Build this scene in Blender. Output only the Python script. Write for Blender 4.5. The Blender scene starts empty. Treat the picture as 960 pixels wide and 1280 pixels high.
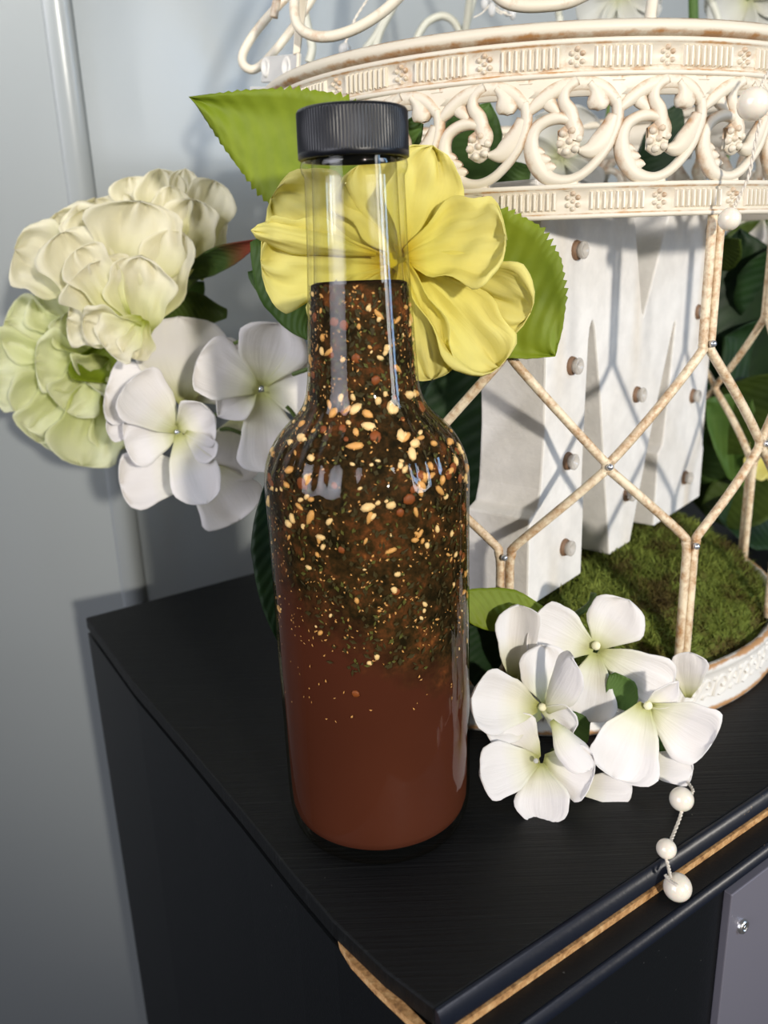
import bpy, math, random
from mathutils import Vector, Matrix
random.seed(7)
PI = math.pi
SC = bpy.context.scene
COL = SC.collection

# ------------------------------------------------------------------ camera
F = 1050.0                                   # focal length in pixels of the 960x1280 frame
CAM = Vector((0.00465, -0.24012, 0.17985))
RM = Matrix(((0.999362854, -0.0356915305, 0.0),
             (-0.010639711, -0.297911907, 0.954534071),
             (-0.0340687819, -0.953925893, -0.298101842)))   # columns: right, down, forward
cam_d = bpy.data.cameras.new('camera')
cam = bpy.data.objects.new('camera', cam_d)
COL.objects.link(cam)
right, down, fwd = RM.col[0], RM.col[1], RM.col[2]
# right/down/forward rows give world axes: x=(.9994,-.0357,0) etc.  (world = RM @ cam)
rot = Matrix((RM.col[0], -RM.col[1], -RM.col[2])).transposed()
cam.matrix_world = Matrix.Translation(CAM) @ rot.to_4x4()
cam_d.sensor_width = 36.0
cam_d.sensor_fit = 'AUTO'
cam_d.lens = F / 1280.0 * 36.0
cam_d.clip_start = 0.01
cam_d.clip_end = 50
cam_d.dof.use_dof = True
cam_d.dof.focus_distance = 0.262
cam_d.dof.aperture_fstop = 14.0
SC.camera = cam

# ------------------------------------------------------------------ view, world, lights
SC.view_settings.view_transform = 'Standard'
SC.view_settings.look = 'None'
SC.view_settings.exposure = 0.0
SC.view_settings.gamma = 1.0
SC.cycles.transparent_max_bounces = 24
SC.cycles.max_bounces = 8
SC.cycles.caustics_reflective = False
SC.cycles.caustics_refractive = False
world = bpy.data.worlds.new('room_light')
SC.world = world
world.use_nodes = True
world.node_tree.nodes['Background'].inputs[0].default_value = (0.84, 0.87, 0.90, 1)
world.node_tree.nodes['Background'].inputs[1].default_value = 0.06

def lamp(name, kind, loc, target, energy, color, **kw):
    d = bpy.data.lights.new(name, kind)
    d.energy = energy
    d.color = color
    for k, v in kw.items():
        setattr(d, k, v)
    o = bpy.data.objects.new(name, d)
    COL.objects.link(o)
    o.location = loc
    o.rotation_euler = (Vector(target) - Vector(loc)).to_track_quat('-Z', 'Y').to_euler()
    return o
# the directed lamp in front, a bit right, that throws the wire shadows on the letter
lamp('spot_lamp', 'SPOT', (0.62, -1.44, 0.47), (0.16, 0.12, 0.20), 104, (1.0, 0.93, 0.83),
     shadow_soft_size=0.045, spot_size=math.radians(36), spot_blend=1.0)
# unseen fill spot, added high on the left to brighten the upper wall
lamp('wall_fill', 'SPOT', (-0.65, -1.15, 1.0), (-0.24, 0.28, 0.97), 300, (1.0, 0.97, 0.93),
     shadow_soft_size=0.20, spot_size=math.radians(62), spot_blend=1.0)
# two tall panes of a window to the right, behind the camera
lamp('window_daylight', 'AREA', (1.28, -0.66, 0.50), (0.0, 0.03, 0.12), 5.5, (1.0, 0.99, 0.97),
     shape='RECTANGLE', size=0.21, size_y=0.8)
lamp('window_daylight', 'AREA', (1.36, -0.44, 0.50), (0.0, 0.03, 0.12), 5.0, (0.40, 0.64, 1.0),
     shape='RECTANGLE', size=0.14, size_y=0.8)
lamp('left_fill', 'AREA', (-1.15, -1.0, 0.60), (0.0, 0.05, 0.14), 3.6, (0.90, 0.90, 1.0),  # soft panel added for the bottle's grey left reflection and ambient fill
     shape='RECTANGLE', size=1.1, size_y=1.1, spread=math.radians(66))

# ------------------------------------------------------------------ pixel helpers (layout only)
def ray(px, py):
    return RM @ Vector((px - 480, py - 640, F))
def at(px, py, Y):
    r = ray(px, py)
    return CAM + r * ((Y - CAM.y) / r.y)
def atz(px, py, z):
    r = ray(px, py)
    return CAM + r * ((z - CAM.z) / r.z)

# ------------------------------------------------------------------ materials
def lin(c):
    return tuple(((v / 255) / 12.92 if v / 255 <= 0.04045 else ((v / 255 + 0.055) / 1.055) ** 2.4) for v in c) + (1.0,)
class NT:
    def __init__(s, name):
        s.m = bpy.data.materials.new(name)
        s.m.use_nodes = True
        s.t = s.m.node_tree
        s.b = s.t.nodes['Principled BSDF']
        s.out = s.t.nodes['Material Output']
    def n(s, typ, **kw):
        x = s.t.nodes.new(typ)
        for k, v in kw.items():
            if k.startswith('i_'):
                x.inputs[k[2:].replace('_', ' ')].default_value = v
            else:
                setattr(x, k, v)
        return x
    def l(s, a, b):
        s.t.links.new(a, b)
    def set(s, **kw):
        for k, v in kw.items():
            s.b.inputs[k.replace('_', ' ')].default_value = v
        return s
    def coords(s, scale=(1, 1, 1), kind='Object'):
        tc = s.n('ShaderNodeTexCoord')
        mp = s.n('ShaderNodeMapping')
        mp.inputs['Scale'].default_value = scale
        s.l(tc.outputs[kind], mp.inputs[0])
        return mp.outputs[0]
    def noise(s, vec, scale, detail=4, rough=0.55):
        x = s.n('ShaderNodeTexNoise')
        x.inputs['Scale'].default_value = scale
        x.inputs['Detail'].default_value = detail
        x.inputs['Roughness'].default_value = rough
        if vec is not None:
            s.l(vec, x.inputs['Vector'])
        return x.outputs['Fac']
    def ramp(s, fac, stops):
        r = s.n('ShaderNodeValToRGB')
        e = r.color_ramp.elements
        while len(e) < len(stops):
            e.new(0.5)
        for k, (p, c) in enumerate(stops):
            e[k].position = p
            e[k].color = c if len(c) == 4 else lin(c)
        s.l(fac, r.inputs[0])
        return r.outputs[0]
    def bump(s, h, strength=0.3, dist=0.001):
        b = s.n('ShaderNodeBump')
        b.inputs['Strength'].default_value = strength
        b.inputs['Distance'].default_value = dist
        s.l(h, b.inputs['Height'])
        s.l(b.outputs[0], s.b.inputs['Normal'])
    def math(s, op, a, b=None):
        x = s.n('ShaderNodeMath')
        x.operation = op
        for k, v in enumerate((a, b)):
            if v is None: continue
            if isinstance(v, (int, float)): x.inputs[k].default_value = v
            else: s.l(v, x.inputs[k])
        return x.outputs[0]

def plain(name, c, rough=0.5, spec=0.5, metal=0.0):
    s = NT(name).set(Base_Color=lin(c), Roughness=rough, Metallic=metal)
    s.b.inputs['Specular IOR Level'].default_value = spec
    return s.m

def mat_wall():
    s = NT('wall_paint')
    v = s.coords()
    c = s.ramp(s.noise(v, 2.5, 3), [(0.3, (146, 152, 153)), (0.7, (153, 158, 159))])
    s.l(c, s.b.inputs['Base Color'])
    s.set(Roughness=0.27)
    s.bump(s.noise(v, 60, 3), 0.05, 0.002)
    return s.m
def mat_black_wood():
    s = NT('black_woodgrain')
    v = s.coords((4, 260, 40))
    g = s.noise(v, 3.2, 6, 0.65)
    v2 = s.coords((1, 1, 1))
    speck = s.noise(v2, 420, 2, 0.5)
    c1 = s.ramp(g, [(0.35, (6, 7, 8)), (0.62, (14, 16, 17)), (0.74, (46, 47, 45))])
    sp = s.ramp(speck, [(0.775, (0, 0, 0)), (0.80, (255, 255, 255))])
    mx = s.n('ShaderNodeMix', data_type='RGBA')
    s.l(sp, mx.inputs['Factor'])
    s.l(c1, mx.inputs['A'])
    mx.inputs['B'].default_value = lin((120, 116, 108))
    s.l(mx.outputs['Result'], s.b.inputs['Base Color'])
    s.set(Roughness=0.55)
    s.b.inputs['Specular IOR Level'].default_value = 0.3
    s.bump(g, 0.6, 0.0006)
    return s.m
def mat_black_side():
    s = NT('black_laminate')
    v = s.coords()
    n = s.noise(v, 900, 2)
    c = s.ramp(s.noise(v, 700, 2, .5), [(0.0, (9, 12, 15)), (0.76, (11, 14, 17)), (0.80, (80, 80, 78))])
    s.l(c, s.b.inputs['Base Color'])
    s.set(Roughness=0.5)
    s.b.inputs['Specular IOR Level'].default_value = 0.35
    s.bump(n, 0.25, 0.0003)
    return s.m
def mat_edge():
    s = NT('black_edging')
    v = s.coords()
    c = s.ramp(s.noise(v, 150, 5, .7), [(0.0, (16, 21, 32)), (0.655, (20, 26, 38)), (0.69, (150, 128, 98))])
    s.l(c, s.b.inputs['Base Color'])
    s.set(Roughness=0.4)
    s.bump(s.noise(v, 300, 3), .2, .0004)
    return s.m
def mat_chip():
    s = NT('bare_chipboard')
    v = s.coords()
    c = s.ramp(s.noise(v, 380, 4, .7), [(0.3, (120, 84, 48)), (0.5, (186, 140, 88)), (0.7, (214, 176, 124))])
    s.l(c, s.b.inputs['Base Color'])
    s.set(Roughness=0.85)
    s.bump(s.noise(v, 600, 3), 0.5, 0.0006)
    return s.m
def mat_antique(name, light, brown, lo, hi, point=True, scale=170):
    """ivory paint rubbed through to brown on its edges"""
    s = NT(name)
    v = s.coords()
    n = s.noise(v, scale, 5, .65)
    n2 = s.noise(v, scale * .22, 2, .5)
    f = s.math('ADD', s.math('MULTIPLY', n, .65), s.math('MULTIPLY', n2, .35))
    uvn = s.n('ShaderNodeUVMap')
    sp = s.n('ShaderNodeSeparateXYZ')
    s.l(uvn.outputs[0], sp.inputs[0])
    f = s.math('ADD', f, s.math('MULTIPLY', sp.outputs['Y'], .29))
    if point:
        g = s.n('ShaderNodeNewGeometry')
        p = s.math('MULTIPLY', s.math('SUBTRACT', g.outputs['Pointiness'], 0.5), 1.1)
        f = s.math('ADD', f, p)
    c = s.ramp(f, [(lo, light), (hi, brown)])
    s.l(c, s.b.inputs['Base Color'])
    s.set(Roughness=0.48)
    s.bump(n, 0.12, 0.0005)
    return s.m
def mat_letter():
    s = NT('white_painted_wood')
    v = s.coords()
    c = s.ramp(s.noise(v, 120, 4), [(0.35, (226, 223, 218)), (0.65, (237, 234, 229))])
    s.l(c, s.b.inputs['Base Color'])
    s.set(Roughness=0.6)
    s.bump(s.noise(v, 520, 3), 0.35, 0.0006)
    return s.m
def mat_petal(name, base, mid, tip, trans=0.3, b1=.28, b2=.62):
    s = NT(name)
    uv = s.n('ShaderNodeUVMap')
    sep = s.n('ShaderNodeSeparateXYZ')
    s.l(uv.outputs[0], sep.inputs[0])
    c = s.ramp(sep.outputs['Y'], [(0.04, base), (b1, mid), (b2, tip)])
    s.l(c, s.b.inputs['Base Color'])
    s.set(Roughness=0.7)
    s.b.inputs['Specular IOR Level'].default_value = 0.2
    # radiating veins and woven cloth
    mp = s.n('ShaderNodeMapping')
    mp.inputs['Scale'].default_value = (14, 1.2, 1)
    s.l(uv.outputs[0], mp.inputs[0])
    vn = s.noise(mp.outputs[0], 1.6, 3, .5)
    s.bump(vn, 0.25, 0.0012)
    tr = s.n('ShaderNodeBsdfTranslucent')
    s.l(c, tr.inputs['Color'])
    ms = s.n('ShaderNodeMixShader')
    ms.inputs[0].default_value = trans
    s.l(s.b.outputs[0], ms.inputs[1])
    s.l(tr.outputs[0], ms.inputs[2])
    s.l(ms.outputs[0], s.out.inputs['Surface'])
    return s.m
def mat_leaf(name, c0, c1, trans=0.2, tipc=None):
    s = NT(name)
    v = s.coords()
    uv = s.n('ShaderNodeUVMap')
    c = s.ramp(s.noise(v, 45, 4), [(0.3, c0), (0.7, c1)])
    if tipc:
        sep = s.n('ShaderNodeSeparateXYZ')
        s.l(uv.outputs[0], sep.inputs[0])
        mx = s.n('ShaderNodeMix', data_type='RGBA')
        s.l(s.ramp(sep.outputs['Y'], [(0.12, (255, 255, 255)), (0.42, (0, 0, 0))]), mx.inputs['Factor'])
        s.l(c, mx.inputs['A'])
        mx.inputs['B'].default_value = lin(tipc)
        c = mx.outputs['Result']
    s.l(c, s.b.inputs['Base Color'])
    s.set(Roughness=0.55)
    s.b.inputs['Specular IOR Level'].default_value = 0.3
    wv = s.n('ShaderNodeTexWave')
    wv.inputs['Scale'].default_value = 2.2
    wv.inputs['Distortion'].default_value = 1.5
    mp = s.n('ShaderNodeMapping')
    mp.inputs['Rotation'].default_value = (0, 0, 1.0)
    mp.inputs['Scale'].default_value = (1.0, 2.0, 1)
    s.l(uv.outputs[0], mp.inputs[0])
    s.l(mp.outputs[0], wv.inputs[0])
    s.bump(wv.outputs['Fac'], 0.18, 0.0012)
    tr = s.n('ShaderNodeBsdfTranslucent')
    s.l(c, tr.inputs['Color'])
    ms = s.n('ShaderNodeMixShader')
    ms.inputs[0].default_value = trans
    s.l(s.b.outputs[0], ms.inputs[1])
    s.l(tr.outputs[0], ms.inputs[2])
    s.l(ms.outputs[0], s.out.inputs['Surface'])
    return s.m
def mat_thin_glass():
    """clear bottle wall: transmits straight through, reflects by Fresnel, darkens where seen edge-on"""
    s = NT('clear_glass')
    lw = s.n('ShaderNodeLayerWeight')
    lw.inputs['Blend'].default_value = 0.5
    tr = s.n('ShaderNodeBsdfTransparent')
    s.l(s.ramp(lw.outputs['Facing'], [(0.40, (251, 251, 248)), (0.75, (240, 240, 228)), (0.97, (190, 186, 152))]), tr.inputs['Color'])
    gl = s.n('ShaderNodeBsdfGlossy')
    gl.inputs['Roughness'].default_value = 0.035
    f5 = s.math('MULTIPLY', s.math('POWER', lw.outputs['Facing'], 5.0), 0.55)
    fr = s.math('ADD', f5, 0.045)
    ms = s.n('ShaderNodeMixShader')
    s.l(fr, ms.inputs[0])
    s.l(tr.outputs[0], ms.inputs[1])
    s.l(gl.outputs[0], ms.inputs[2])
    s.l(ms.outputs[0], s.out.inputs['Surface'])
    return s.m
def mat_sauce():
    s = NT('hot_sauce')
    tc = s.n('ShaderNodeTexCoord')
    sep = s.n('ShaderNodeSeparateXYZ')
    s.l(tc.outputs['Object'], sep.inputs[0])
    n = s.noise(tc.outputs['Object'], 90, 4, .6)
    fine = s.noise(tc.outputs['Object'], 420, 4, .7)
    h = s.math('ADD', s.math('MULTIPLY', sep.outputs['Z'], 1 / .02), s.math('ADD', s.math('MULTIPLY', n, 1.6), s.math('MULTIPLY', sep.outputs['X'], 34.0)))
    up = s.ramp(s.math('SUBTRACT', h, 4.0), [(0.0, (0, 0, 0)), (0.9, (255, 255, 255))])
    low = s.ramp(s.noise(tc.outputs['Object'], 14, 3), [(0.3, (72, 37, 25)), (0.7, (84, 44, 30))])
    big = s.noise(tc.outputs['Object'], 130, 2, .5)
    fine = s.math('ADD', s.math('MULTIPLY', fine, .72), s.math('MULTIPLY', s.math('SUBTRACT', big, .35), .6))
    herb = s.ramp(fine, [(0.32, (30, 25, 13)), (0.47, (58, 42, 22)), (0.60, (94, 56, 30)), (0.72, (142, 86, 42))])
    mx = s.n('ShaderNodeMix', data_type='RGBA')
    s.l(up, mx.inputs['Factor'])
    s.l(low, mx.inputs['A'])
    s.l(herb, mx.inputs['B'])
    s.l(mx.outputs['Result'], s.b.inputs['Base Color'])
    s.set(Roughness=0.6)
    s.b.inputs['Specular IOR Level'].default_value = 0.0
    return s.m
def mat_moss():
    s = NT('moss')
    v = s.coords()
    c = s.ramp(s.noise(v, 38, 5, .7), [(0.32, (62, 50, 30)), (0.43, (84, 76, 40)), (0.52, (100, 112, 48)), (0.66, (128, 140, 66)), (0.8, (158, 168, 88))])
    s.l(c, s.b.inputs['Base Color'])
    s.set(Roughness=0.9)
    s.b.inputs['Specular IOR Level'].default_value = 0.1
    return s.m
def mat_pearl():
    s = NT('pearl').set(Base_Color=lin((236, 228, 212)), Roughness=0.22)
    s.b.inputs['Coat Weight'].default_value = 0.6
    s.b.inputs['Coat Roughness'].default_value = 0.08
    s.b.inputs['Subsurface Weight'].default_value = 0.15
    s.b.inputs['Subsurface Scale'].default_value = 0.002
    return s.m
def mat_clear_bead(name, c, rough=.08):
    s = NT(name)
    tr = s.n('ShaderNodeBsdfTransparent')
    tr.inputs['Color'].default_value = lin(c)
    ms = s.n('ShaderNodeMixShader')
    ms.inputs[0].default_value = .55
    s.set(Base_Color=lin(c), Roughness=rough)
    s.l(tr.outputs[0], ms.inputs[1])
    s.l(s.b.outputs[0], ms.inputs[2])
    s.l(ms.outputs[0], s.out.inputs['Surface'])
    return s.m

M = dict(
    wall=mat_wall(), top=mat_black_wood(), side=mat_black_side(), chip=mat_chip(),
    floor=plain('dark_floor', (58, 46, 38), .5),
    ivory=mat_antique('ivory_paint', (214, 205, 186), (172, 126, 78), .58, .80),
    band=mat_antique('ivory_paint_plain', (214, 206, 189), (184, 140, 92), .62, .80),
    ribs=mat_antique('ivory_ribs', (222, 214, 197), (190, 160, 120), .62, .85, False),
    rimp=mat_antique('white_paint', (222, 219, 213), (186, 142, 98), .60, .78),
    wire=mat_antique('gilded_wire', (232, 216, 186), (172, 126, 78), .43, .66, False, 420),
    letter=mat_letter(), moss=mat_moss(), pearl=mat_pearl(),
    mossbase=plain('soil', (40, 36, 20), .95, .1),
    hyd=mat_petal('white_silk', (196, 198, 128), (238, 236, 218), (243, 240, 238), .28, .30, .6),
    peony=mat_petal('cream_silk', (192, 200, 86), (240, 240, 192), (250, 247, 228), .52, .25, .75),
    peony_green=mat_petal('pale_green_silk', (146, 160, 38), (228, 233, 164), (244, 246, 216), .52, .35, .85),
    yellow=mat_petal('yellow_silk', (212, 186, 40), (236, 226, 112), (244, 236, 150), .40, .22, .8),
    dim=mat_petal('sheer_petal', (190, 192, 150), (206, 206, 192), (212, 212, 206), .4),
    leaf=mat_leaf('green_cloth_leaf', (112, 132, 26), (146, 162, 44), .25),
    leaf2=mat_leaf('mid_green_leaf', (62, 92, 36), (92, 122, 56), .2),
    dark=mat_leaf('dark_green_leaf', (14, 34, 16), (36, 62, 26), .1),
    olive=mat_leaf('olive_leaf', (44, 62, 20), (74, 92, 32), .15),
    redleaf=mat_leaf('red_tipped_leaf', (40, 62, 20), (62, 84, 30), .1, (124, 52, 34)),
    stem=plain('green_stem', (78, 98, 38), .6),
    cap=plain('black_plastic', (12, 14, 20), .38, .4),
    glass=mat_thin_glass(), sauce=mat_sauce(),
    seed=plain('cream_seed', (240, 202, 140), .5, .3), seed2=plain('tan_seed', (216, 160, 90), .5, .3),
    chili=plain('chili_flake', (132, 70, 30), .5, .3),
    herb=plain('herb_flake', (58, 50, 22), .6, .2), herb2=plain('green_herb_flake', (84, 84, 34), .6, .2),
    bulb=mat_clear_bead('clear_bulb', (228, 224, 218), .06), socket=plain('brown_socket', (128, 100, 78), .6),
    silver=plain('silver_bead', (220, 224, 232), .18, .5, .8),
    plate=plain('brushed_metal', (132, 130, 142), .38, .5, .35), screw=plain('bright_screw', (206, 206, 206), .3, .5, .9),
    thread=plain('white_thread', (214, 206, 192), .6), hinge=plain('ivory_hinge', (206, 204, 198), .45),
    backwire=plain('grey_wire', (186, 186, 172), .5), crystal=mat_clear_bead('crystal', (226, 226, 224), .05),
    ycore=plain('yellow_core', (196, 176, 40), .8, .1), cream=plain('cream_centre', (238, 234, 196), .7, .2),
    bottomlip=mat_edge(),
)

# ------------------------------------------------------------------ object helpers
def thing(name, label, cat, loc=(0, 0, 0), group=None):
    o = bpy.data.objects.new(name, None)
    COL.objects.link(o)
    o.location = loc
    o.empty_display_size = 0.01
    o['label'] = label
    o['category'] = cat
    if group: o['group'] = group
    return o
def node(name, parent, loc):
    """an empty that is a part holding sub-parts"""
    o = bpy.data.objects.new(name, None)
    COL.objects.link(o)
    o.parent = parent
    o.location = Vector(loc)
    o.empty_display_size = 0.005
    return o
def wloc(o):
    p = Vector(o.location)
    while o.parent:
        o = o.parent
        p += Vector(o.location)
    return p
def mesh(name, V, Fc, uv=None, smooth=True):
    me = bpy.data.meshes.new(name)
    me.from_pydata([tuple(v) for v in V], [], Fc)
    if uv:
        lay = me.uv_layers.new(name='UVMap')
        for lp in me.loops:
            lay.data[lp.index].uv = uv[lp.vertex_index]
    if smooth:
        for p in me.polygons: p.use_smooth = True
    me.update()
    return me
def obj(name, me, mat, parent=None, loc=None, label=None, kind=None):
    """loc in world coordinates; parents carry no rotation when loc is used"""
    o = bpy.data.objects.new(name, me)
    COL.objects.link(o)
    if mat is not None and not me.materials: me.materials.append(mat)
    if parent is not None: o.parent = parent
    if loc is not None:
        o.location = Vector(loc) - (wloc(parent) if parent is not None else Vector((0, 0, 0)))
    if label: o['label'] = label
    if kind: o['kind'] = kind
    return o
def wobj(name, V, Fc, mat, parent=None, origin=None, uv=None, smooth=True, **kw):
    """V in world coordinates; origin becomes the object's origin"""
    og = Vector(origin) if origin is not None else Vector(V[0])
    me = mesh(name, [Vector(v) - og for v in V], Fc, uv, smooth)
    return obj(name, me, mat, parent, og, **kw)
def bevel(o, w, seg=2, ang=40):
    m = o.modifiers.new('edge', 'BEVEL')
    m.width = w
    m.segments = seg
    m.limit_method = 'ANGLE'
    m.angle_limit = math.radians(ang)
    return o

def spline(pts, n=6, closed=False):
    """Catmull-Rom through tuples of any dimension"""
    P = [tuple(p) for p in pts]
    out = []
    m = len(P)
    rng = m if closed else m - 1
    for i in range(rng):
        if closed: a, b, c, d = (P[(i + k - 1) % m] for k in range(4))
        else: a, b, c, d = P[max(i - 1, 0)], P[i], P[i + 1], P[min(i + 2, m - 1)]
        for k in range(n):
            t = k / n
            out.append(tuple(0.5 * (2 * b[j] + (c[j] - a[j]) * t + (2 * a[j] - 5 * b[j] + 4 * c[j] - d[j]) * t * t
                                    + (3 * b[j] - a[j] - 3 * c[j] + d[j]) * t ** 3) for j in range(len(b))))
    if not closed: out.append(P[-1])
    return out
def tube(pts, r, seg=8, cap=True):
    P = [Vector(p) for p in pts]
    n = len(P)
    R = r if callable(r) else (lambda t: r)
    V, Fc = [], []
    up = None
    for i in range(n):
        t = (P[min(i + 1, n - 1)] - P[max(i - 1, 0)]).normalized()
        if up is None:
            up = t.orthogonal().normalized()
        up = (up - t * up.dot(t)).normalized()
        s = t.cross(up)
        rr = R(i / (n - 1))
        for k in range(seg):
            a = 2 * PI * k / seg
            V.append(P[i] + (up * math.cos(a) + s * math.sin(a)) * rr)
    for i in range(n - 1):
        for k in range(seg):
            k2 = (k + 1) % seg
            Fc.append((i * seg + k, i * seg + k2, (i + 1) * seg + k2, (i + 1) * seg + k))
    if cap:
        Fc.append(tuple(range(seg))[::-1])
        Fc.append(tuple(range((n - 1) * seg, n * seg)))
    return V, Fc
def join(*vf):
    V, Fc, uv = [], [], []
    for q in vf:
        v, f = q[0], q[1]
        o = len(V)
        V += list(v)
        uv += list(q[2]) if len(q) > 2 else [(0.0, 0.0)] * len(v)
        Fc += [tuple(i + o for i in e) for e in f]
    return V, Fc, uv
def lathe(prof, seg=48, mod=None, closed=False):
    """prof: list of (r, z) -> surface about z"""
    V, Fc = [], []
    for (r, z) in prof:
        for k in range(seg):
            a = 2 * PI * k / seg
            rr = r + (mod(a, r, z) if mod else 0)
            V.append(Vector((rr * math.cos(a), rr * math.sin(a), z)))
    n = len(prof)
    for i in range(n if closed else n - 1):
        for k in range(seg):
            k2 = (k + 1) % seg
            j = (i + 1) % n
            Fc.append((i * seg + k, i * seg + k2, j * seg + k2, j * seg + k))
    return V, Fc
def box(x0, x1, y0, y1, z0, z1):
    V = [Vector((x, y, z)) for z in (z0, z1) for (x, y) in ((x0, y0), (x1, y0), (x1, y1), (x0, y1))]
    return V, [(3, 2, 1, 0), (4, 5, 6, 7), (0, 1, 5, 4), (1, 2, 6, 5), (2, 3, 7, 6), (3, 0, 4, 7)]
def prism(poly, z0, z1):
    n = len(poly)
    V = [Vector((p[0], p[1], z0)) for p in poly] + [Vector((p[0], p[1], z1)) for p in poly]
    Fc = [tuple(range(n))[::-1], tuple(range(n, 2 * n))]
    Fc += [(i, (i + 1) % n, n + (i + 1) % n, n + i) for i in range(n)]
    return V, Fc
def ball(r, seg=16, rings=10, sx=1, sy=1, sz=1):
    V, Fc = [Vector((0, 0, -r * sz))], []
    for j in range(1, rings):
        p = -PI / 2 + PI * j / rings
        for k in range(seg):
            a = 2 * PI * k / seg
            V.append(Vector((r * sx * math.cos(p) * math.cos(a), r * sy * math.cos(p) * math.sin(a), r * sz * math.sin(p))))
    V.append(Vector((0, 0, r * sz)))
    for k in range(seg):
        Fc.append((0, 1 + (k + 1) % seg, 1 + k))
        for j in range(rings - 2):
            a = 1 + j * seg
            Fc.append((a + k, a + (k + 1) % seg, a + seg + (k + 1) % seg, a + seg + k))
        a = 1 + (rings - 2) * seg
        Fc.append((a + k, a + (k + 1) % seg, len(V) - 1))
    return V, Fc

# ------------------------------------------------------------------ the setting
dU = Vector((0.821, 0.571, 0)).normalized()        # along the cabinet front
nU = Vector((dU.y, -dU.x, 0))                      # out of the cabinet front
FL = Vector((0.0128, -0.0781, 0))                  # front left corner of the top
BL = Vector((-0.1546, 0.1679, 0))                  # back left corner of the top
wall_p = BL - nU * 0.07
def on_wall(px, py):
    r = ray(px, py)
    t = (wall_p - CAM).dot(nU) / r.dot(nU)
    return CAM + r * t
cw = on_wall(150, 600)
cw.z = 0
wr = cw + dU * 2.2
lw_dir = Vector((-0.985, -0.17, 0))
zb, zt = -0.75, 1.5
def wall_slab(p0, p1, nrm, thick=.1):
    q = [p0, p1, p1 - nrm * thick, p0 - nrm * thick]
    return prism([(a.x, a.y) for a in q], zb, zt)
o = wobj('wall_back', *wall_slab(cw + dU * 0.008, wr, nU), M['wall'], smooth=False)
o['kind'] = 'structure'
nL = Vector((-lw_dir.y, lw_dir.x, 0))
if nL.y > 0: nL = -nL
o = wobj('wall_left', *wall_slab(cw + lw_dir * 0.008, cw + lw_dir * 1.6, nL), M['wall'], smooth=False)
o['kind'] = 'structure'
# rounded corner bead between the two stretches of wall
A0, A1 = cw + lw_dir * 0.008, cw + dU * 0.008
prof = []
for k in range(9):
    t = k / 8
    p = A0 * (1 - t) ** 2 + (cw + (nL + nU) * .0018) * 2 * t * (1 - t) + A1 * t * t
    prof.append((p.x, p.y))
back = (cw - (nL + nU).normalized() * .05)
Vc, Fcs = prism(prof + [(back.x, back.y)], zb, zt)
o = wobj('trim_1', Vc, Fcs, M['wall'], smooth=False)
o['kind'] = 'structure'
for p in o.data.polygons: p.use_smooth = 2 <= p.index < 10
o = wobj('floor', *box(-2.5, 3.0, -2.6, 2.5, zb - .05, zb), M['floor'], smooth=False)
o['kind'] = 'structure'

# ------------------------------------------------------------------ cabinet
cab_loc = FL - nU * 0.15 + dU * 0.3
cab = thing('cabinet', 'black wood-grain cabinet with a chipped lifting top under the bottle', 'cabinet', (cab_loc.x, cab_loc.y, zb))
W = 0.62
FR, BR = FL + dU * W, BL + dU * W
edge = [(BL.x, BL.y)] + [tuple(atz(px, py, 0))[:2] for px, py in ((165, 852), (228, 925), (300, 1011), (365, 1092), (415, 1150), (480, 1212))] + [(FL.x, FL.y)]
top_poly = edge + [(FR.x, FR.y), (BR.x, BR.y)]
o = wobj('top_board', *prism(top_poly, -.0062, 0), M['top'], cab, origin=FL, smooth=False)
bevel(o, .0006, 2, 50)
# rounded front edging strips, a little glossier than the boards
def edging(name, p0, p1, z0, z1, dep, label):
    pr = [(0, z0), (dep * .85, z0), (dep, z0 + (z1 - z0) * .12), (dep, z0 + (z1 - z0) * .35), (dep * .86, z0 + (z1 - z0) * .70), (dep * .5, z0 + (z1 - z0) * .93), (0, z1)]
    V = [p + nU * d + Vector((0, 0, z)) for p in (p0, p1) for d, z in pr]
    m = len(pr)
    Fc = [tuple(range(m)), tuple(range(m, 2 * m))[::-1]] + [((i + 1) % m, i, m + i, m + (i + 1) % m) for i in range(m)]
    o = wobj(name, V, Fc, M['bottomlip'], cab, smooth=False, label=label)
    for p in o.data.polygons: p.use_smooth = 3 <= p.index <= 7
edging('edging_strip', FL + nU * .0001, FR + nU * .0001, -.0062, -.0001, .0025, 'glossy rounded front edge of the top')
core = [(Vector((x, y, 0)) + dU * .006) for x, y in edge[1:-1]]
fl2, fr2 = FL + nU * .0030, FR + nU * .0030
o = wobj('chipboard_core', *prism([(BL.x + dU.x * .006, BL.y + dU.y * .006)] + [(p.x, p.y) for p in core[:-2]] + [(fl2.x + dU.x * .003, fl2.y + dU.y * .003), (fr2.x, fr2.y), (BR.x, BR.y)], -.0088, -.0064),
         M['chip'], cab, smooth=False, label='bare brown chipboard showing below the black top')
# torn strip of chipboard along the left front edge
strip = [atz(px, py, -.006) for px, py in ((421, 1164), (447, 1194), (482, 1229), (522, 1268), (542, 1290), (528, 1288), (506, 1269), (470, 1235), (438, 1201), (424, 1178))]
o = wobj('torn_chipboard', *prism([(p.x, p.y) for p in strip], -.0086, -.0063), M['chip'], cab, smooth=False, label='torn raw chipboard edge')
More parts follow.
